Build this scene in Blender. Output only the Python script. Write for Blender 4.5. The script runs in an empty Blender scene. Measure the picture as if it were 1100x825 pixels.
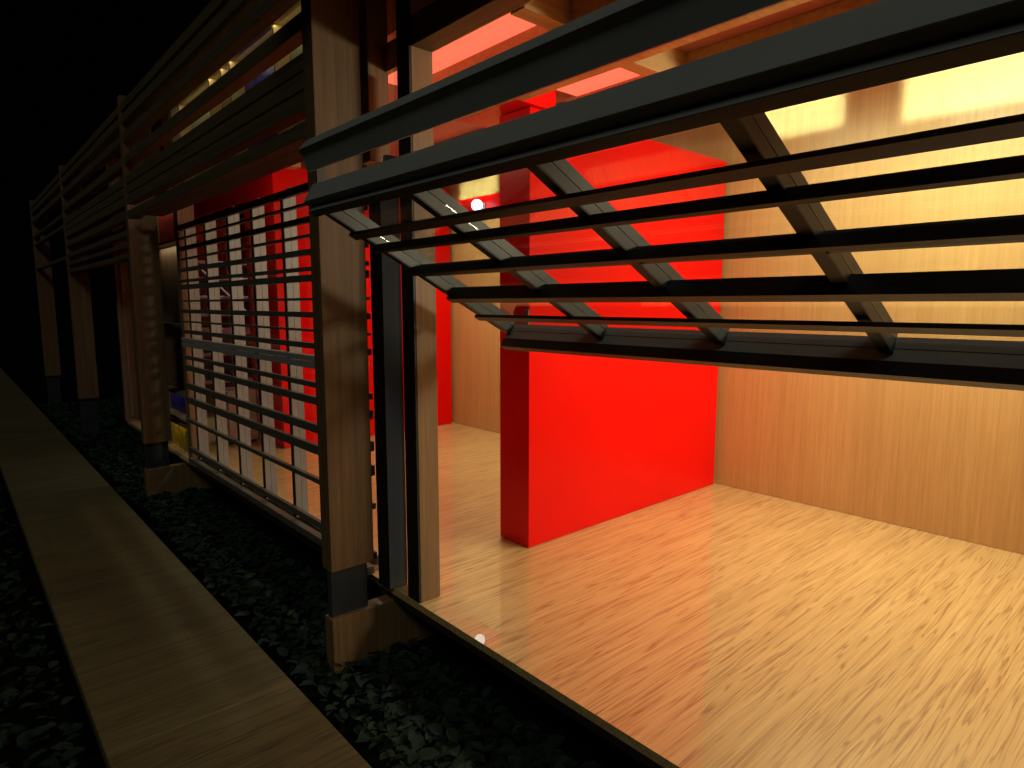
import bpy, bmesh, math, random
import numpy as np
from mathutils import Vector, Matrix

# ------------------------------------------------------------------ camera, night sky, moonlight, exposure
scn = bpy.context.scene
COL = scn.collection
R = math.radians
cam_d = bpy.data.cameras.new("camera"); cam = bpy.data.objects.new("camera", cam_d); COL.objects.link(cam)
cam.location = (0, 0, 1.45)
cam.rotation_euler = (R(90 - 7.13), 0, R(48.38))
cam_d.sensor_width = 36; cam_d.lens = 36 * 684 / 1100
cam_d.clip_start = 0.05; cam_d.clip_end = 500
scn.camera = cam
world = bpy.data.worlds.new("World"); scn.world = world; world.use_nodes = True
bg = world.node_tree.nodes["Background"]
bg.inputs[0].default_value = (0.35, 0.45, 0.6, 1); bg.inputs[1].default_value = 0.0004
moon_d = bpy.data.lights.new("moonlight", 'SUN'); moon = bpy.data.objects.new("moonlight", moon_d); COL.objects.link(moon)
moon_d.energy = 0.28; moon_d.angle = R(14); moon_d.color = (0.96, 1.0, 0.84)
moon.rotation_euler = Vector((-0.48, 0.52, -0.70)).to_track_quat('-Z', 'Y').to_euler()
scn.view_settings.view_transform = 'Standard'; scn.view_settings.look = 'None'
scn.view_settings.exposure = 0.0; scn.view_settings.gamma = 1.0
scn.cycles.use_denoising = True
scn.cycles.max_bounces = 10; scn.cycles.diffuse_bounces = 5; scn.cycles.glossy_bounces = 5
scn.cycles.transmission_bounces = 6; scn.cycles.transparent_max_bounces = 12
scn.cycles.sample_clamp_indirect = 4.0

# ------------------------------------------------------------------ materials
def lin(r, g, b):
    f = lambda c: (c / 255 / 12.92) if c / 255 <= 0.04045 else ((c / 255 + 0.055) / 1.055) ** 2.4
    return (f(r), f(g), f(b), 1)
def new_mat(name):
    m = bpy.data.materials.new(name); m.use_nodes = True
    nt = m.node_tree; b = nt.nodes["Principled BSDF"]
    return m, nt, b
def node(nt, t, **kw):
    n = nt.nodes.new(t)
    for k, v in kw.items(): setattr(n, k, v)
    return n
def coords(nt, scale=(1, 1, 1), per_object=True):
    tc = node(nt, 'ShaderNodeTexCoord'); mp = node(nt, 'ShaderNodeMapping')
    mp.inputs['Scale'].default_value = scale
    if per_object:
        oi = node(nt, 'ShaderNodeObjectInfo')
        mul = node(nt, 'ShaderNodeVectorMath', operation='SCALE'); mul.inputs[0].default_value = (13.1, 7.7, 5.3)
        nt.links.new(oi.outputs['Random'], mul.inputs['Scale'])
        add = node(nt, 'ShaderNodeVectorMath', operation='ADD')
        nt.links.new(tc.outputs['Object'], add.inputs[0]); nt.links.new(mul.outputs[0], add.inputs[1])
        nt.links.new(add.outputs[0], mp.inputs[0])
    else:
        nt.links.new(tc.outputs['Object'], mp.inputs[0])
    return mp.outputs[0]
def noise(nt, vec, scale, detail=4, rough=0.55, dist=0.0):
    n = node(nt, 'ShaderNodeTexNoise'); n.inputs['Scale'].default_value = scale
    n.inputs['Detail'].default_value = detail; n.inputs['Roughness'].default_value = rough
    n.inputs['Distortion'].default_value = dist
    nt.links.new(vec, n.inputs['Vector']); return n.outputs['Fac']
def ramp(nt, fac, stops):
    r = node(nt, 'ShaderNodeValToRGB'); e = r.color_ramp.elements
    while len(e) < len(stops): e.new(0.5)
    for el, (p, c) in zip(e, stops): el.position = p; el.color = c
    nt.links.new(fac, r.inputs[0]); return r.outputs[0]
def mix(nt, fac, a, b, mode='MIX'):
    m = node(nt, 'ShaderNodeMix', data_type='RGBA', blend_type=mode)
    for s, v in ((m.inputs[0], fac), (m.inputs[6], a), (m.inputs[7], b)):
        if hasattr(v, 'links') or isinstance(v, bpy.types.NodeSocket): nt.links.new(v, s)
        else: s.default_value = v
    return m.outputs[2]
def bump(nt, b, h, strength=0.15, dist=0.002):
    n = node(nt, 'ShaderNodeBump'); n.inputs['Strength'].default_value = strength; n.inputs['Distance'].default_value = dist
    nt.links.new(h, n.inputs['Height']); nt.links.new(n.outputs[0], b.inputs['Normal'])
AX = {'x': 0, 'y': 1, 'z': 2}
def wood(name, dark, light, axis, fine=34, along=1.1, rough=0.5, coat=0.0, streak=None, streak_amt=0.6, coat_r=0.03, mottle=0.25):
    """timber with the grain running along one axis: broad tone, fine fibres, optional dark dashes"""
    m, nt, b = new_mat(name)
    def sc(across, al):
        s = [across] * 3; s[AX[axis]] = al; return tuple(s)
    v1 = coords(nt, sc(fine, along)); v2 = coords(nt, sc(5, 0.5)); v3 = coords(nt, sc(fine * 4.2, 3.5))
    f = noise(nt, v1, 1.0, 5, 0.6, 0.6)
    col = ramp(nt, f, [(0.28, dark), (0.72, light)])
    fib = noise(nt, v3, 1.0, 3, 0.6)
    col = mix(nt, 0.28, col, ramp(nt, fib, [(0.3, (0.45, 0.42, 0.4, 1)), (0.65, (1, 1, 1, 1))]), 'MULTIPLY')
    big = noise(nt, v2, 1.0, 3, 0.5, 0.4)
    col = mix(nt, mottle, col, ramp(nt, big, [(0.3, (0.55, 0.5, 0.45, 1)), (0.7, (1.0, 1.0, 1.0, 1))]), 'MULTIPLY')
    if streak:
        # long wavy growth lines (contours of a stretched noise) with short pores between them
        v4 = coords(nt, sc(21, 0.6)); g_ = noise(nt, v4, 1.0, 3, 0.55, 0.35)
        rings = node(nt, 'ShaderNodeMath', operation='MULTIPLY'); rings.inputs[1].default_value = 8.0; nt.links.new(g_, rings.inputs[0])
        fr_ = node(nt, 'ShaderNodeMath', operation='FRACT'); nt.links.new(rings.outputs[0], fr_.inputs[0])
        lines = ramp(nt, fr_.outputs[0], [(0.0, (0, 0, 0, 1)), (0.62, (0.06, 0.06, 0.06, 1)), (0.86, (0.85, 0.85, 0.85, 1)), (1.0, (0, 0, 0, 1))])
        v5 = coords(nt, sc(120, 4.0)); s = noise(nt, v5, 1.0, 2, 0.5, 0.4)
        pores = ramp(nt, s, [(0.34, (0.45, 0.45, 0.45, 1)), (0.64, (1, 1, 1, 1))])
        msk = mix(nt, 1.0, lines, pores, 'MULTIPLY')
        mm = node(nt, 'ShaderNodeMath', operation='MULTIPLY'); mm.inputs[1].default_value = streak_amt
        nt.links.new(msk, mm.inputs[0])
        col = mix(nt, mm.outputs[0], col, streak)
    nt.links.new(col, b.inputs['Base Color'])
    rr = node(nt, 'ShaderNodeMapRange'); rr.inputs[3].default_value = rough - 0.08; rr.inputs[4].default_value = rough + 0.1
    nt.links.new(fib, rr.inputs[0]); nt.links.new(rr.outputs[0], b.inputs['Roughness'])
    b.inputs['Coat Weight'].default_value = coat; b.inputs['Coat Roughness'].default_value = coat_r; b.inputs['Coat IOR'].default_value = 1.65
    bump(nt, b, fib, 0.12, 0.001)
    return m
def paint(name, col, rough=0.4, metal=0.0, var=0.12, scale=6, coat=0.0, coat_r=0.1):
    m, nt, b = new_mat(name)
    v = coords(nt, (1, 1, 1))
    f = noise(nt, v, scale, 5, 0.6)
    c2 = tuple(c * (1 - var * 2.2) for c in col[:3]) + (1,)
    nt.links.new(ramp(nt, f, [(0.3, c2), (0.7, col)]), b.inputs['Base Color'])
    rr = node(nt, 'ShaderNodeMapRange'); rr.inputs[3].default_value = max(0.02, rough - 0.06); rr.inputs[4].default_value = rough + 0.08
    nt.links.new(f, rr.inputs[0]); nt.links.new(rr.outputs[0], b.inputs['Roughness'])
    b.inputs['Metallic'].default_value = metal
    b.inputs['Coat Weight'].default_value = coat; b.inputs['Coat Roughness'].default_value = coat_r
    return m
def emit(name, col, s):
    m, nt, b = new_mat(name); b.inputs['Base Color'].default_value = col
    b.inputs['Emission Color'].default_value = col; b.inputs['Emission Strength'].default_value = s
    v = coords(nt, (1, 1, 1)); f = noise(nt, v, 3, 2)
    nt.links.new(ramp(nt, f, [(0.2, tuple(c * .93 for c in col[:3]) + (1,)), (0.8, col)]), b.inputs['Emission Color'])
    return m
def glass(name, tint, refl=1.0):
    """thin pane: transparent body with a Fresnel mirror on it"""
    m, nt, b = new_mat(name); nt.nodes.remove(b)
    out = nt.nodes['Material Output']
    tr = node(nt, 'ShaderNodeBsdfTransparent'); tr.inputs[0].default_value = tint
    gl = node(nt, 'ShaderNodeBsdfGlossy'); gl.inputs['Roughness'].default_value = 0.012
    fr = node(nt, 'ShaderNodeFresnel'); geo = node(nt, 'ShaderNodeNewGeometry')
    ior = node(nt, 'ShaderNodeMapRange'); ior.inputs[3].default_value = 1.5; ior.inputs[4].default_value = 1 / 1.5
    nt.links.new(geo.outputs['Backfacing'], ior.inputs[0]); nt.links.new(ior.outputs[0], fr.inputs[0])
    v = coords(nt, (1, 1, 1)); f = noise(nt, v, 2.2, 2)
    bp = node(nt, 'ShaderNodeBump'); bp.inputs['Strength'].default_value = 0.015; bp.inputs['Distance'].default_value = 0.002
    nt.links.new(f, bp.inputs['Height']); nt.links.new(bp.outputs[0], gl.inputs['Normal'])
    mu = node(nt, 'ShaderNodeMath', operation='MULTIPLY'); mu.inputs[1].default_value = refl; mu.use_clamp = True
    nt.links.new(fr.outputs[0], mu.inputs[0])
    mx = node(nt, 'ShaderNodeMixShader'); nt.links.new(mu.outputs[0], mx.inputs[0])
    nt.links.new(tr.outputs[0], mx.inputs[1]); nt.links.new(gl.outputs[0], mx.inputs[2])
    nt.links.new(mx.outputs[0], out.inputs[0]); return m
def scribble(name, dark, bright, thresh=0.5, glow=0.0):
    """abstract art print: tangled upright brush strokes"""
    m, nt, b = new_mat(name)
    v = coords(nt, (26, 26, 9)); f = noise(nt, v, 1.0, 3, 0.6, 2.4)
    col = ramp(nt, f, [(thresh - 0.06, dark), (thresh + 0.02, bright), (thresh + 0.16, tuple(c * .5 for c in bright[:3]) + (1,))])
    nt.links.new(col, b.inputs['Base Color']); b.inputs['Roughness'].default_value = 0.35
    if glow:
        nt.links.new(col, b.inputs['Emission Color']); b.inputs['Emission Strength'].default_value = glow
    return m

M = {}
M['post'] = wood('oak_post', lin(98, 73, 45), lin(132, 102, 66), 'z', fine=42, rough=0.6)
M['footing'] = wood('oak_footing', lin(106, 82, 50), lin(142, 112, 72), 'z', fine=42, rough=0.6)
M['slat'] = wood('dark_timber_slat', lin(84, 70, 50), lin(116, 97, 70), 'x', fine=34, rough=0.55)
M['grey_slat'] = paint('weathered_slat', lin(96, 92, 82), 0.5, 0.0, 0.1, 10)
M['jamb'] = wood('oak_jamb', lin(122, 96, 66), lin(154, 124, 90), 'z', fine=42, rough=0.5)
M['floor'] = wood('glossy_plank_floor', lin(200, 168, 106), lin(226, 198, 134), 'y', fine=46, along=1.6, rough=0.45, coat=0.9, streak=lin(120, 76, 40), streak_amt=0.9, coat_r=0.012, mottle=0.15)
M['wall'] = wood('wall_veneer', lin(200, 160, 98), lin(216, 178, 118), 'z', fine=52, along=0.9, rough=0.42, coat=0.1, coat_r=0.2, mottle=0.2)
M['beam'] = wood('ceiling_beam', lin(186, 148, 94), lin(216, 180, 120), 'y', fine=30, rough=0.5)
M['walk'] = wood('walkway_boards', lin(88, 78, 52), lin(116, 104, 72), 'y', fine=26, along=0.6, rough=0.5, streak=lin(36, 27, 16), streak_amt=0.9)
M['red'] = paint('red_lacquer', (0.86, 0.0022, 0.0012, 1), 0.3, var=0.03, scale=2.5, coat=0.06, coat_r=0.1)
M['red'].node_tree.nodes['Principled BSDF'].inputs['Specular IOR Level'].default_value = 0.18
M['salmon'] = paint('salmon_ceiling', (0.55, 0.19, 0.13, 1), 0.6, var=0.04, scale=2)
M['steel_dark'] = paint('dark_steel', lin(52, 56, 60), 0.38, 0.0, 0.1, 9)
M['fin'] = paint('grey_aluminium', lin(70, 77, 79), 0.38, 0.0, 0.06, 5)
M['rail'] = paint('graphite_rail', lin(156, 158, 154), 0.5, 0.0, 0.05, 5)
M['black'] = paint('black_gasket', lin(16, 15, 14), 0.5, 0.0, 0.1, 12)
M['bronze'] = paint('bronze_slat', lin(36, 29, 23), 0.42, 0.0, 0.1, 8)
M['glass'] = glass('window_glass', (0.93, 0.95, 0.93, 1), 1.0)
M['panel_pale'] = paint('pale_board', lin(170, 168, 128), 0.5, 0, 0.06, 4)
M['glass_clear'] = glass('clear_glass', (0.95, 0.97, 0.95, 1), 0.3)
M['steel'] = paint('brushed_steel', lin(170, 178, 182), 0.3, 0.8, 0.1, 14)
M['white'] = paint('white_laminate', lin(200, 208, 210), 0.4, 0, 0.05, 5)
M['plinth'] = paint('plinth_board', lin(40, 30, 22), 0.6, 0, 0.15, 8)
M['roof'] = paint('roof_membrane', lin(44, 42, 40), 0.8, 0, 0.2, 3)
M['art_red'] = scribble('red_art_print', lin(70, 4, 4), lin(190, 14, 14), 0.5)
M['art_blue'] = scribble('blue_art_print', lin(6, 5, 24), lin(34, 28, 200), 0.53)
M['art_yellow'] = scribble('yellow_art_print', lin(40, 30, 6), lin(235, 190, 30), 0.5)
M['globe'] = emit('lamp_globe', (0.86, 0.92, 1.0, 1), 4)
M['panel_glow'] = emit('salmon_light_panel', lin(255, 122, 92), 0.95)
M['finlit'] = paint('lit_aluminium', lin(160, 160, 158), 0.38, 0.0, 0.06, 5)  # brighter copy of the fin aluminium, room light put into its colour
M['lamp'] = emit('lamp_diffuser', (1.0, 0.86, 0.62, 1), 2.0)

# ------------------------------------------------------------------ mesh helpers
class MB:
    def __init__(self): self.bm = bmesh.new()
    def box(self, x0, x1, y0, y1, z0, z1, bev=0.0):
        b = self.bm
        vs = [b.verts.new((x, y, z)) for x in (x0, x1) for y in (y0, y1) for z in (z0, z1)]
        fs = [b.faces.new([vs[i] for i in q]) for q in ((0, 1, 3, 2), (4, 6, 7, 5), (0, 4, 5, 1), (2, 3, 7, 6), (0, 2, 6, 4), (1, 5, 7, 3))]
        if bev:
            es = list({e for f in fs for e in f.edges})
            bmesh.ops.bevel(b, geom=es, offset=bev, segments=2, affect='EDGES', profile=0.5)
        return self
    def prism(self, pts, x0, x1):
        """polygon of (y, z) points pulled along x"""
        b = self.bm; n = len(pts)
        a = [b.verts.new((x0, y, z)) for y, z in pts]; c = [b.verts.new((x1, y, z)) for y, z in pts]
        b.faces.new(a); b.faces.new(c[::-1])
        for i in range(n):
            j = (i + 1) % n; b.faces.new((a[i], c[i], c[j], a[j]))
        return self
    def tube(self, p, q, r, seg=12):
        p, q = Vector(p), Vector(q); d = q - p
        mt = Matrix.Translation((p + q) / 2) @ d.to_track_quat('Z', 'Y').to_matrix().to_4x4()
        bmesh.ops.create_cone(self.bm, cap_ends=True, segments=seg, radius1=r, radius2=r, depth=d.length, matrix=mt)
        return self
    def ball(self, c, r):
        bmesh.ops.create_uvsphere(self.bm, u_segments=24, v_segments=16, radius=r, matrix=Matrix.Translation(c)); return self
    def build(self, name, mat, parent=None, smooth=False):
        bmesh.ops.recalc_face_normals(self.bm, faces=self.bm.faces[:])
        me = bpy.data.meshes.new(name); 
        if parent is not None:
            w = Vector((0, 0, 0)); p = parent
            while p is not None: w += Vector(p.location); p = p.parent
            bmesh.ops.translate(self.bm, verts=self.bm.verts[:], vec=-w)
        self.bm.to_mesh(me); self.bm.free()
        me.materials.append(mat)
        if smooth:
            for pl in me.polygons: pl.use_smooth = True
        o = bpy.data.objects.new(name, me); COL.objects.link(o)
        if parent is not None: o.parent = parent
        return o
def tag(o, label=None, cat=None, group=None, kind=None):
    for k, v in (('label', label), ('category', cat), ('group', group), ('kind', kind)):
        if v: o[k] = v
    return o
def thing(name, label, cat, loc, group=None):
    o = bpy.data.objects.new(name, None); COL.objects.link(o); o.location = loc; o.empty_display_size = 0.1
    return tag(o, label, cat, group)
def copy_tree(o, parent=None):
    c = o.copy(); COL.objects.link(c); c.parent = parent
    for ch in list(o.children): copy_tree(ch, c)
    return c
def area(name, parent, loc, rot, sx, sy, power, col, spread=180):
    d = bpy.data.lights.new(name, 'AREA'); d.shape = 'RECTANGLE'; d.size = sx; d.size_y = sy
    d.energy = power; d.color = col; d.spread = R(spread)
    o = bpy.data.objects.new(name, d); COL.objects.link(o); o.parent = parent
    o.location = Vector(loc) - Vector(parent.location); o.rotation_euler = rot
    return o

# ------------------------------------------------------------------ ground, walkway, leaves
GZ = -0.345
g = MB()
g.bm.from_mesh  # (plain sheet with a little relief near the house)
nx, ny = 90, 70
xs = np.concatenate([np.linspace(-220, -22, 12)[:-1], np.linspace(-22, 8, nx), np.linspace(8, 220, 10)[1:]])
ysv = np.concatenate([np.linspace(-220, -8, 12)[:-1], np.linspace(-8, 8, ny), np.linspace(8, 220, 10)[1:]])
rng = np.random.default_rng(4)
grid = [[g.bm.verts.new((x, y, GZ - 0.01 + float(rng.uniform(-.008, .008)))) for y in ysv] for x in xs]
for i in range(len(xs) - 1):
    for j in range(len(ysv) - 1):
        g.bm.faces.new((grid[i][j], grid[i + 1][j], grid[i + 1][j + 1], grid[i][j + 1]))
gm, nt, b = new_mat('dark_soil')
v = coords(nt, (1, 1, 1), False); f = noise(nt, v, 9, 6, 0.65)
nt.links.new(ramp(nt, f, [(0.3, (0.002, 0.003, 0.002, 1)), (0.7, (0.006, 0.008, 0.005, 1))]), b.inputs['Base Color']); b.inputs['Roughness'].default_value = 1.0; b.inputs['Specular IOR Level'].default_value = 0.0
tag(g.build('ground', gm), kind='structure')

wk = MB()
wk.box(-34, 1.6, 0.333, 1.08, -0.36, -0.30, 0.004)
tag(wk.build('walkway', M['walk']), kind='structure')

def leaves(n, seed):
    r = np.random.default_rng(seed)
    # denser towards the camera, none on the walkway nor beneath the house
    x = 1.6 - 15.5 * r.random(n) ** 1.55
    y = np.where(r.random(n) < 0.62, r.uniform(1.10, 2.6, n), r.uniform(-2.6, 0.30, n))
    keep = ~((y > 1.7) & (x > -9.0)) & ~((y > 0.255) & (y < 1.155))
    x, y = x[keep], y[keep]; n = len(x)
    L = r.uniform(0.035, 0.10, n); W = L * r.uniform(0.42, 0.62, n)
    a = r.uniform(0, 2 * np.pi, n); pit = r.uniform(-0.1, 0.75, n); roll = r.normal(0, 0.35, n)
    z = GZ + r.uniform(0.0, 0.035, n)
    # leaf outline (u along, w across) with a raised rim so that the midrib is a crease
    prof = np.array([(0, 0), (.12, .22), (.36, .42), (.68, .33), (1, 0), (.68, -.33), (.36, -.42), (.12, -.22), (.30, 0), (.66, 0)])
    lift = np.array([0, .05, .10, .07, -.07, .07, .10, .05, 0.0, -.01])
    u = prof[:, 0][None] * L[:, None]; w = prof[:, 1][None] * W[:, None] * 1.2; h = lift[None] * L[:, None]
    h2 = h + w * np.sin(roll)[:, None]
    uu = u * np.cos(pit)[:, None] - h2 * np.sin(pit)[:, None] * .3; zz = u * np.sin(pit)[:, None] * .55 + h2 * np.cos(pit)[:, None]
    X = x[:, None] + uu * np.cos(a)[:, None] - w * np.sin(a)[:, None]
    Y = y[:, None] + uu * np.sin(a)[:, None] + w * np.cos(a)[:, None]
    Z = np.minimum(z[:, None] + zz, GZ + 0.075)
    co = np.stack([X, Y, Z], -1).reshape(-1, 3)
    base = (np.arange(n) * 10)[:, None, None]
    verts = [tuple(c) for c in co]
    tri = np.array([[0, 8, 1], [0, 7, 8], [3, 9, 4], [4, 9, 5]]); quad = np.array([[1, 8, 9, 2], [7, 6, 9, 8]])
    tri = np.concatenate([tri, [[2, 9, 3], [5, 9, 6]]])
    faces = (tri[None] + base).reshape(-1, 3).tolist() + (quad[None] + base).reshape(-1, 4).tolist()
    me = bpy.data.meshes.new('ground_cover'); me.from_pydata(verts, [], faces)
    o = bpy.data.objects.new('ground_cover', me); COL.objects.link(o)
    m, nt, b = new_mat('ivy_leaf')
    gi = node(nt, 'ShaderNodeNewGeometry')
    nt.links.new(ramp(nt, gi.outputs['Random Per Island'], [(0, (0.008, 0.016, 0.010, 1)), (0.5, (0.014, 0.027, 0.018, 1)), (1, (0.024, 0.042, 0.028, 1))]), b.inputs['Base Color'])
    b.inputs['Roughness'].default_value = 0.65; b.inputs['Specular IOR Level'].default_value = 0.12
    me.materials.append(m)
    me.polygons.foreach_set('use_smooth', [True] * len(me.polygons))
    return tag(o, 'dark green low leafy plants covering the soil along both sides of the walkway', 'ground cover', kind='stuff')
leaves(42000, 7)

# ------------------------------------------------------------------ the pavilion
F0 = 1.62           # outer edge of the floor
BW = 4.60           # back wall
XL, XR = -9.1, 1.25
CZ = 2.95           # ceiling panels
house = thing('pavilion', 'long flat roofed timber and glass pavilion lit warm inside at night', 'pavilion', (-4.0, 3.0, 0))
fl = MB().box(XL, XR, F0, BW + .15, -0.035, 0.0).build('floor', M['floor'], house)
MB().box(XL, XR, F0 + .004, F0 + .05, -0.075, -0.037).build('plinth', M['plinth'], house)
MB().box(XL + .1, XR - .1, 2.2, 4.5, -0.36, -0.037).build('foundation', M['plinth'], house)
MB().box(XL, XR, BW, BW + .15, 0.002, CZ).build('back_wall', M['wall'], house)
MB().box(XR - .1, XR, F0 + .12, BW - .002, 0.002, CZ).build('end_wall', M['wall'], house)
# roof and its fascia
MB().box(XL - .05, XR + .05, 1.52, BW + .2, 3.19, 3.27, .006).build('roof', M['roof'], house)
MB().box(-2.70, XR + .05, 0.80, 1.518, 3.20, 3.26, .006).build('moon_shade', M['roof'], house)  # unseen slab added to keep moonlight off the upper jamb and nearest post
MB().box(XL, XR, 2.0, BW, CZ, 3.186).build('ceiling', M['salmon'], house)
MB().box(XL, XR, BW + .001, BW + .15, CZ + .002, 3.186).build('fascia', M['roof'], house)
# ceiling beams, across and along
for xb in (-8.6, -6.24, -4.6):
    MB().box(xb, xb + .14, F0 + .40, 2.70, 2.76, CZ - .002, .003).build('ceiling_beam', M['beam'], house)
MB().box(-3.18, -2.645, 2.385, 2.68, 2.535, CZ - .002, .003).build('ceiling_beam', M['red'], house)
# lowered coffered ceiling along the glass front of the near room, two of its coffers are lit panels
lat = MB()
lat.box(-3.18, 1.14, 1.73, 1.76, 2.585, 2.68)
lat.box(-3.18, 1.14, 2.02, 2.38, 2.536, 2.68); lat.box(-2.642, 1.14, 2.381, 2.43, 2.536, 2.68); lat.box(-2.642, 1.14, 2.85, 2.93, 2.536, 2.68)
for xa in (-1.99, -0.62, 0.75):
    lat.box(xa, xa + .08, 1.761, 2.019, 2.577, 2.68); lat.box(xa, xa + .08, 2.431, 2.849, 2.538, 2.68)
lat.build('coffered_ceiling', M['beam'], house)
MB().box(-3.18, 1.14, 1.735, 2.925, 2.682, 2.72).build('coffer_lining', M['salmon'], house)
MB().box(-3.17, -1.992, 1.762, 2.018, 2.645, 2.66).build('light_panel', M['panel_glow'], house)
MB().box(-2.64, -1.992, 2.432, 2.848, 2.645, 2.66).build('light_panel', M['panel_glow'], house)
# red frieze at the head of the back wall, second room
MB().box(-6.238, -5.0, BW - .03, BW - .001, 2.42, 2.64).build('frieze', M['red'], house)
# lintel and jambs of the open bay
MB().box(-2.50, XR - .1, F0 + .012, F0 + .12, 2.575, 2.70, .003).build('lintel', M['slat'], house)
MB().box(-2.50, XR - .1, F0 + .012, F0 + .12, 2.86, 3.187, .003).build('lintel', M['slat'], house)
jb = MB().box(-2.596, -2.504, F0 + .012, F0 + .125, 0.002, 3.186, .002).build('jamb', M['jamb'], house)
MB().box(-2.606, -2.506, F0 + .002, F0 + .0115, 0.002, 3.18).build('trim', M['black'], jb)
j2 = MB().box(-2.99, -2.885, F0 + .012, F0 + .125, 2.15, 3.186, .002).build('jamb', M['post'], house)
MB().box(-6.30, -6.205, F0 - .02, F0 + .12, 0.002, 3.186, .002).build('jamb', M['jamb'], house)
MB().box(-9.1, -9.03, F0 - .02, F0 + .12, 0.002, 3.186, .002).build('jamb', M['jamb'], house)
MB().box(-9.03, -9.0, F0 + .03, F0 + .08, 0.06, 2.14).build('window_frame', M['jamb'], house)
# glazing between the two jambs and behind the closed screen
MB().box(-2.733, -2.606, F0 + .06, F0 + .066, 0.003, CZ).build('glass_pane', M['glass'], house)
MB().box(-2.733, -2.608, 1.705, 1.745, 0.003, 2.53).build('trim', M['red'], house)
MB().box(-6.205, -2.99, F0 + .085, F0 + .091, 0.05, 2.16).build('glass_pane', M['glass_clear'], house)
MB().box(-9.0, -7.35, F0 + .05, F0 + .056, 0.06, 2.14).build('glass_pane', M['glass'], house)
MB().box(-6.205, -2.99, F0 + .0, F0 + .10, 0.003, 0.03).build('sill', M['jamb'], house)
MB().box(-6.205, -2.99, F0 + .055, F0 + .08, 0.031, 0.085).build('sill', M['white'], house)
# soffit over the closed bay and clerestory shelf above it
MB().box(-6.205, -2.99, 1.362, 1.49, 2.2, 2.235, .002).build('soffit', M['slat'], house)
MB().box(-9.03, -7.38, 1.45, F0 + .12, 2.2, 2.235, .002).build('soffit', M['slat'], house)
cl = MB()
DV = (-6.19, -5.35, -5.07, -4.88, -4.08, -3.0)
for x in DV: cl.box(x - .009, x + .009, 1.66, 1.756, 2.482, 3.16)
cl.box(-6.205, -2.985, F0 + .02, 1.78, 3.161, 3.18)
cl.box(-6.205, -2.985, 1.66, 1.78, 2.46, 2.48)
cs = cl.build('clerestory_shelf', M['beam'], house)
for k, (a, b_) in enumerate(zip(DV[:-1], DV[1:])):
    MB().box(a + .010, b_ - .010, 1.758, 1.772, 2.483, 3.158).build('art_panel' if k == 3 else 'back_panel', M['art_blue'] if k == 3 else M['panel_pale'], cs)
MB().box(-5.18, -5.085, 1.735, 1.757, 2.483, 3.05).build('red_panel', M['red'], cs)
MB().box(-6.19, -2.995, F0 + .022, F0 + .028, 2.30, 3.158).build('glass_pane', M['glass_clear'], cs)
area('shelf_fill', house, (-4.6, 1.665, 3.15), (R(30), 0, R(0)), 3.1, .015, 1.6, (1.0, .92, .62))  # unseen lamp added to brighten the clerestory cubbies
ul = MB().box(-6.1, -3.1, 1.86, 1.90, 2.43, 2.458, .002).build('fill_housing', M['steel'], house)  # added housing for the fill lamp on the red fronts
area('strip_fill', house, (-4.6, 1.902, 2.444), (R(84), 0, 0), 3.0, .02, 4.5, (1.0, .86, .6))  # lamp added to brighten the red bulkhead and core fronts
# end wall of the pavilion: posts and open glass
MB().box(-9.1, -9.03, F0 + .13, 1.9, 0.002, CZ).build('end_wall', M['steel_dark'], house)
MB().box(-9.1, -9.03, 3.6, BW - .002, 0.002, CZ).build('end_wall', M['steel_dark'], house)
MB().box(-9.07, -9.064, 1.9, 3.6, 0.002, CZ).build('glass_pane', M['glass'], house)

# outer core wall with three display niches
core = thing('core_wall', 'narrow timber wall between the far post and the closed screen with display niches', 'wall', (-6.83, 1.7, 0))
MB().box(-7.35, -6.305, 1.70, 1.76, 0.63, 2.0, .002).build('wall_panel', M['post'], core)
MB().box(-7.35, -6.75, 1.66, 1.759, 2.42, 3.18, .002).build('wall_panel', M['post'], core)
MB().box(-7.33, -6.31, 1.60, 1.69, 1.24, 1.27, .001).build('ledge', M['fin'], core)
def niche(z0, z1, art, label, glow):
    t = thing('display_box', label, 'display box', (-6.85, 1.72, z0), 'art display boxes in the narrow wall')
    b_ = MB()
    b_.box(-7.30, -6.31, 1.60, 1.75, z0, z0 + .02).box(-7.30, -6.31, 1.60, 1.75, z1 - .02, z1)
    b_.box(-7.30, -7.28, 1.60, 1.75, z0 + .021, z1 - .021).box(-6.33, -6.31, 1.60, 1.75, z0 + .021, z1 - .021)
    b_.build('box_frame', M['jamb'], t)
    MB().box(-7.275, -6.335, 1.70, 1.715, z0 + .024, z1 - .024).build('art_panel', art, t)
    area('box_fill', t, (-6.85, 1.63, z1 - .026), (R(28), 0, 0), .85, .02, glow, (1.0, .9, .7))  # small lamp added inside the box to brighten its print
niche(2.01, 2.41, M['art_red'], 'display box with a red and black abstract print above the ledge', .30)
niche(0.36, 0.62, M['art_blue'], 'small display box with a dark blue abstract print low on the wall', .12)
niche(-0.03, 0.32, M['art_yellow'], 'display box with a yellow scribbled print, lowest on the narrow wall', .22)

area('panel_fill', core, (-6.95, 1.645, 2.0), (R(12), 0, 0), .7, .02, .5, (1.0, .86, .6))  # lamp added to brighten the shaded wall panel under the top box

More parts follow.
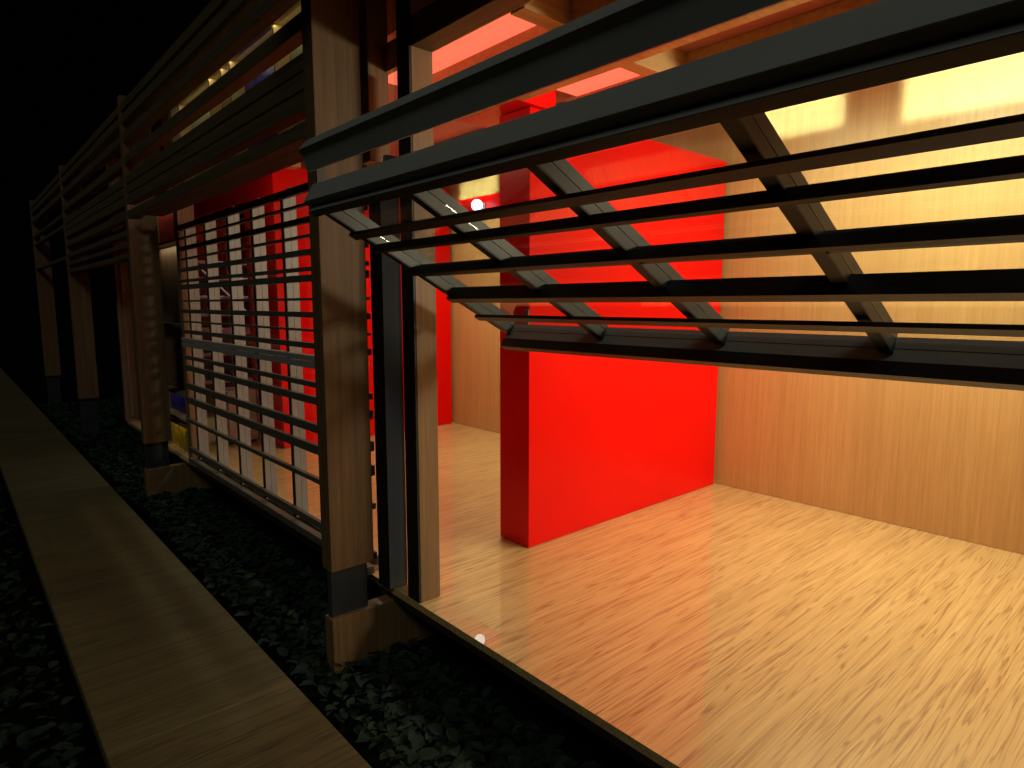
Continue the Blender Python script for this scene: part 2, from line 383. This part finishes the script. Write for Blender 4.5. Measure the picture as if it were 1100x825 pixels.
# ------------------------------------------------------------------ interior things
p = thing('red_partition', 'tall glossy red partition wall standing free on the bright floor of the near room', 'partition', (-2.8, 3.5, 0))
MB().box(-2.93, -2.67, 2.505, 4.56, 0.004, 2.53, .002).build('panel', M['red'], p)
MB().box(-2.70, -2.668, 2.495, 2.502, 1.22, 1.42, .001).build('switch_plate', M['steel'], p)
p = thing('red_core', 'wide red cupboard core at the far end seen behind the closed slatted screen', 'partition', (-6.6, 3.5, 0))
MB().box(-7.05, -6.24, 2.47, 4.56, 0.004, 2.78, .002).build('panel', M['red'], p)
MB().box(-7.052, -7.047, 2.468, 3.3, 1.0, 1.02).build('groove', M['black'], p)
p = thing('red_bulkhead', 'red hanging bulkhead over the kitchen opening behind the slatted screen', 'bulkhead', (-8.0, 2.6, 2.3))
MB().box(-9.02, -7.053, 2.47, 2.75, 2.53, 2.78, .002).build('panel', M['red'], p)
MB().box(-9.02, -7.053, 2.50, 2.72, 2.50, 2.528).build('shadow_gap', M['black'], p)

# steel shelving and bin in the far kitchen
p = thing('metal_shelving', 'steel shelving rack with a diagonal brace against the far end wall', 'shelf', (-8.7, 2.9, 0))
for y in (2.15, 3.35):
    for x in (-8.95, -8.55): MB().box(x, x + .03, y, y + .03, 0.003, 2.05).build('upright', M['steel'], p)
for z in (0.45, 0.80, 1.06, 1.30, 1.52, 1.75, 1.95):
    MB().box(-8.95, -8.52, 2.15, 3.38, z, z + (.09 if z == 1.06 else .035), .003).build('shelf', M['steel'], p)
MB().tube((-8.50, 2.35, 1.95), (-8.50, 3.2, 1.1), .012).build('brace', M['white'], p)
p = thing('steel_bin', 'open pale steel bin standing in front of the dark red core', 'bin', (-6.95, 2.3, 0))
bb = MB()
bb.box(-7.12, -7.10, 2.12, 2.40, 0.03, .56).box(-6.80, -6.78, 2.12, 2.40, 0.03, .56).box(-7.099, -6.801, 2.12, 2.14, 0.03, .56).box(-7.099, -6.801, 2.38, 2.40, 0.03, .56).box(-7.099, -6.801, 2.141, 2.379, 0.03, .05)
bb.build('bin_body', M['white'], p)
MB().box(-7.10, -6.80, 2.14, 2.38, 0.003, .028).build('bin_base', M['steel_dark'], p)

# lamps of the rooms
def ceiling_light(x, y, w, power, label, col=(1.0, 0.95, 0.68)):
    t = thing('ceiling_light', label, 'ceiling light', (x, y, CZ - .06), 'ceiling light panels')
    MB().box(x - w / 2, x + w / 2, y - .26, y + .26, CZ - .045, CZ - .002, .004).build('housing', M['steel'], t)
    MB().box(x - w / 2 + .02, x + w / 2 - .02, y - .24, y + .24, CZ - .052, CZ - .046).build('diffuser', M['lamp'], t)
    area('lamp', t, (x, y, CZ - .056), (0, 0, 0), w - .05, .46, power, col, 136)
ceiling_light(-0.75, 3.85, 2.4, 53, 'ceiling light panel near the back wall of the near room')
ceiling_light(-4.55, 3.85, 2.2, 33, 'ceiling light panel in the second room behind the red partition')
ceiling_light(-7.9, 3.3, 1.6, 9, 'dim ceiling light panel in the far kitchen', (0.85, 0.95, 1.0))
t = thing('partition_fill', 'added fill light box high on the unseen end wall facing the red partition', 'wall light', (1.12, 3.5, 2.1))  # out-of-view light added to brighten the red partition
MB().box(1.10, 1.148, 3.1, 3.9, 2.0, 2.3, .004).build('housing', M['steel'], t)
area('lamp', t, (1.095, 3.5, 2.15), (0, R(90), 0), .24, .7, 28, (1.0, .88, .62), 100)
# wall washers: shaded boxes on the beam throwing soft rectangles high on the back wall
def washer(x, y, z, w, h, power, label):
    t = thing('wall_washer', label, 'wall light', (x, y, z), 'wall washing lights on the ceiling beam')
    MB().box(x - w / 2, x + w / 2, y - .05, y - .004, z - h / 2, z + h / 2, .003).build('housing', M['steel'], t)
    area('lamp', t, (x, y, z), (R(90), 0, 0), w, h, power, (0.76, 1.0, 0.72), 6)
    area('lamp', t, (x, y + .003, z), (R(58), 0, 0), w, h, power * 2.2, (0.70, 1.0, 0.72), 72)  # extra wide lamp added to brighten the wall below the rectangle
washer(-2.14, 3.50, 2.77, .58, .26, 1.3, 'wall washer over the near room beside the red partition')
washer(-1.15, 3.50, 2.74, .68, .30, 1.9, 'wall washer over the near room further right')
washer(-5.75, 3.50, 2.74, .66, .26, 1.2, 'wall washer over the second room')
t = thing('globe_lamp', 'small white globe lamp glowing high on the back wall of the second room', 'lamp', (-5.62, 4.48, 2.5))
MB().ball((-5.62, 4.48, 2.53), .062).build('globe', M['globe'], t, True)
MB().tube((-5.62, 4.56, 2.53), (-5.62, 4.598, 2.53), .04).build('wall_plate', M['steel'], t)
MB().tube((-5.62, 4.53, 2.53), (-5.62, 4.565, 2.53), .015).build('arm', M['steel'], t)

# ------------------------------------------------------------------ posts
def make_post(label, footing=True):
    t = thing('timber_post', label, 'post', (-2.80, 1.40, -0.30), 'timber posts along the front')
    MB().box(-2.848, -2.749, 1.287, 1.517, 0.172, 3.24, .004).build('shaft', M['post'], t)
    MB().box(-2.82, -2.779, 1.297, 1.492, -0.068 if footing else -0.36, 0.1715, .002).build('steel_core', M['steel_dark'], t)
    if footing: MB().box(-2.834, -2.749, 1.285, 2.15, -0.35, -0.0685, .003).build('footing_beam', M['footing'], t)
    return t
P1 = make_post('nearest timber post with its steel foot on a short beam')
for x, l in ((-6.537, 'second timber post, left of the closed slatted screen'), (1.02, 'timber post at the near right corner of the pavilion')):
    c = copy_tree(P1); c.location.x = x - .05; c['label'] = l
P3 = make_post('third timber post, next to last into the dark', False); P3.location.x = -10.28 - .05
c = copy_tree(P3); c.location.x = -14.03 - .05; c['label'] = 'farthest timber post at the left end of the row'

# ------------------------------------------------------------------ fixed sun slats between the posts
SL = ((3.10, 3.165), (3.00, 3.07), (2.85, 2.92), (2.655, 2.73), (2.49, 2.56), (2.408, 2.478), (2.322, 2.398), (2.2, 2.268))
def slat_bay(x0, x1, rows, label, depth=.072, y0=1.288):
    t = thing('facade_louvre', label, 'louvre', ((x0 + x1) / 2, 1.32, rows[-1][0]), 'fixed sun slats between the posts')
    for a, b_ in rows: MB().box(x0, x1, y0, y0 + depth, a, b_, .002).build('slat', M['slat'], t)
slat_bay(-2.747, 1.0 - .03, SL[:3], 'fixed timber slats above the opened screen of the near bay')
slat_bay(-6.535, -2.85, SL, 'fixed timber slats above the closed slatted screen')
slat_bay(-10.28, -6.638, SL + ((2.06, 2.11), (1.96, 2.0), (1.86, 1.905)), 'fixed timber slats of the dark third bay')
slat_bay(-14.03, -10.382, SL[:3] + ((2.60, 2.64), (2.46, 2.50), (2.05, 2.09)), 'fixed timber slats of the last bay, over the open terrace')

# ------------------------------------------------------------------ closed slatted screen
s = thing('slatted_screen', 'closed slatted shutter screen in front of the glazing of the second bay', 'shutter screen', (-4.6, 1.6, 0))
for z0, z1 in ((2.074, 2.118), (1.999, 2.014), (1.904, 1.937), (1.824, 1.840), (1.726, 1.759), (1.638, 1.661), (1.578, 1.617), (1.471, 1.487), (1.375, 1.407), (1.295, 1.309), (1.198, 1.230),
               (1.005, 1.012 - .03 + .0), (0.875, 0.919), (0.708, 0.758), (0.580, 0.634), (0.405, 0.434), (0.135, 0.173)):
    if z1 < z0: z0, z1 = z1 - .008, z0
    MB().box(-6.14, -2.842, 1.560, 1.588, z0, z1, .0015).build('slat', M['grey_slat'], s)
for z0, z1 in ((1.085, 1.118), (1.127, 1.158)):
    MB().box(-6.14, -2.90, 1.553, 1.60, z0, z1, .002).build('meeting_rail', M['rail'], s)
MB().box(-6.14, -2.90, 1.556, 1.60, 0.033, 0.075, .002).build('bottom_rail', M['grey_slat'], s)
for x in (-5.95, -5.41, -4.875, -4.39, -3.876, -3.36, -2.735):
    zb = .09 if x < -3 else .003
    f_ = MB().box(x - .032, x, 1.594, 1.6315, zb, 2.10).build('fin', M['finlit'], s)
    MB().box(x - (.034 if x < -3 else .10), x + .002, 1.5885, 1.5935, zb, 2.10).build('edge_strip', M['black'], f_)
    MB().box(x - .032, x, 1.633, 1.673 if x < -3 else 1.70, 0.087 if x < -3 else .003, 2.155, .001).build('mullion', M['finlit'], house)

# ------------------------------------------------------------------ opened screen of the near bay, turned out on its middle pivots
s = thing('slatted_screen', 'opened slatted shutter screen tilted out over the bright near room', 'shutter screen', (-0.7, 1.55, 1.5))
X0, X1 = -2.26, 0.95
dv = Vector((0.885, -0.465)); nv = Vector((0.465, 0.885))      # (y, z): down the slope / up and inwards through the thickness
def lowpt(y, K=2.32): return Vector((y, K - .525 * y))
def bar(name, y0, y1, t0, t1, mat, par=s, x0=X0, x1=X1, K=2.32):
    a, b_ = lowpt(y0, K), lowpt(y1, K)
    return MB().prism([tuple(a + nv * t0), tuple(b_ + nv * t0), tuple(b_ + nv * t1), tuple(a + nv * t1)], x0, x1).build(name, mat, par)
bar('slat', 1.167, 1.197, 0, .014, M['bronze'], x0=X0 + .02)
bar('slat', 1.271, 1.284, 0, .034, M['bronze'], x0=X0 + .02)
bar('slat', 1.426, 1.441, 0, .034, M['bronze'], x0=X0 + .02)
bar('middle_rail', 1.450, 1.491, .03, .06, M['fin'])
bar('slat', 1.614, 1.645, 0, .056, M['bronze'], x0=X0 + .02)
bar('slat', 1.765, 1.795, 0, .014, M['bronze'], x0=X0 + .02)
bar('bottom_rail', 1.962, 2.03, .003, .040, M['rail'])
bar('bottom_rail', 1.962, 2.03, .043, .078, M['rail'])
bar('rail_lip', 1.954, 1.986, -.043, .0, M['bronze'])
for x in (-2.26, -1.70, -1.165, -0.65, -0.11, 0.42, 0.90):
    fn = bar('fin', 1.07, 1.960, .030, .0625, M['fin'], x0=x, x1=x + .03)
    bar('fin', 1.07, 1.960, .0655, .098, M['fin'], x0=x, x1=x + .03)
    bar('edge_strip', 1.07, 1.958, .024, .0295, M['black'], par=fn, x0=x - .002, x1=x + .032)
for xa, xb_ in ((-2.228, -1.703), (-1.668, -1.168), (-1.133, -.653), (-.618, -.113), (-.078, .417), (.452, .897)):
    bar('glass_pane', 1.09, 1.955, .062, .066, M['glass'], x0=xa, x1=xb_)
MB().prism([(1.023, 2.032), (0.989, 1.993), (1.004, 1.977), (1.022, 1.921), (1.034, 1.924), (1.018, 1.982), (1.008, 1.995), (1.036, 2.030)], X0, X1).build('head_rail', M['rail'], s)
MB().prism([(1.041, 1.882), (1.004, 1.817), (1.026, 1.801), (1.022, 1.784), (1.046, 1.770), (1.065, 1.781), (1.062, 1.812), (1.056, 1.880)], X0, X1).build('head_rail', M['rail'], s)
MB().prism([(1.023, 1.7835), (1.046, 1.7695), (1.064, 1.7805), (1.066, 1.7785), (1.046, 1.766), (1.020, 1.7815)], X0 - .002, X1).build('rail_lip', M['bronze'], s)
# hinge arms that carry the opened screen from the jamb
MB().box(X0 - .012, X0 - .003, 1.06, 1.09, 1.80, 2.03).build('bracket', M['bronze'], s)
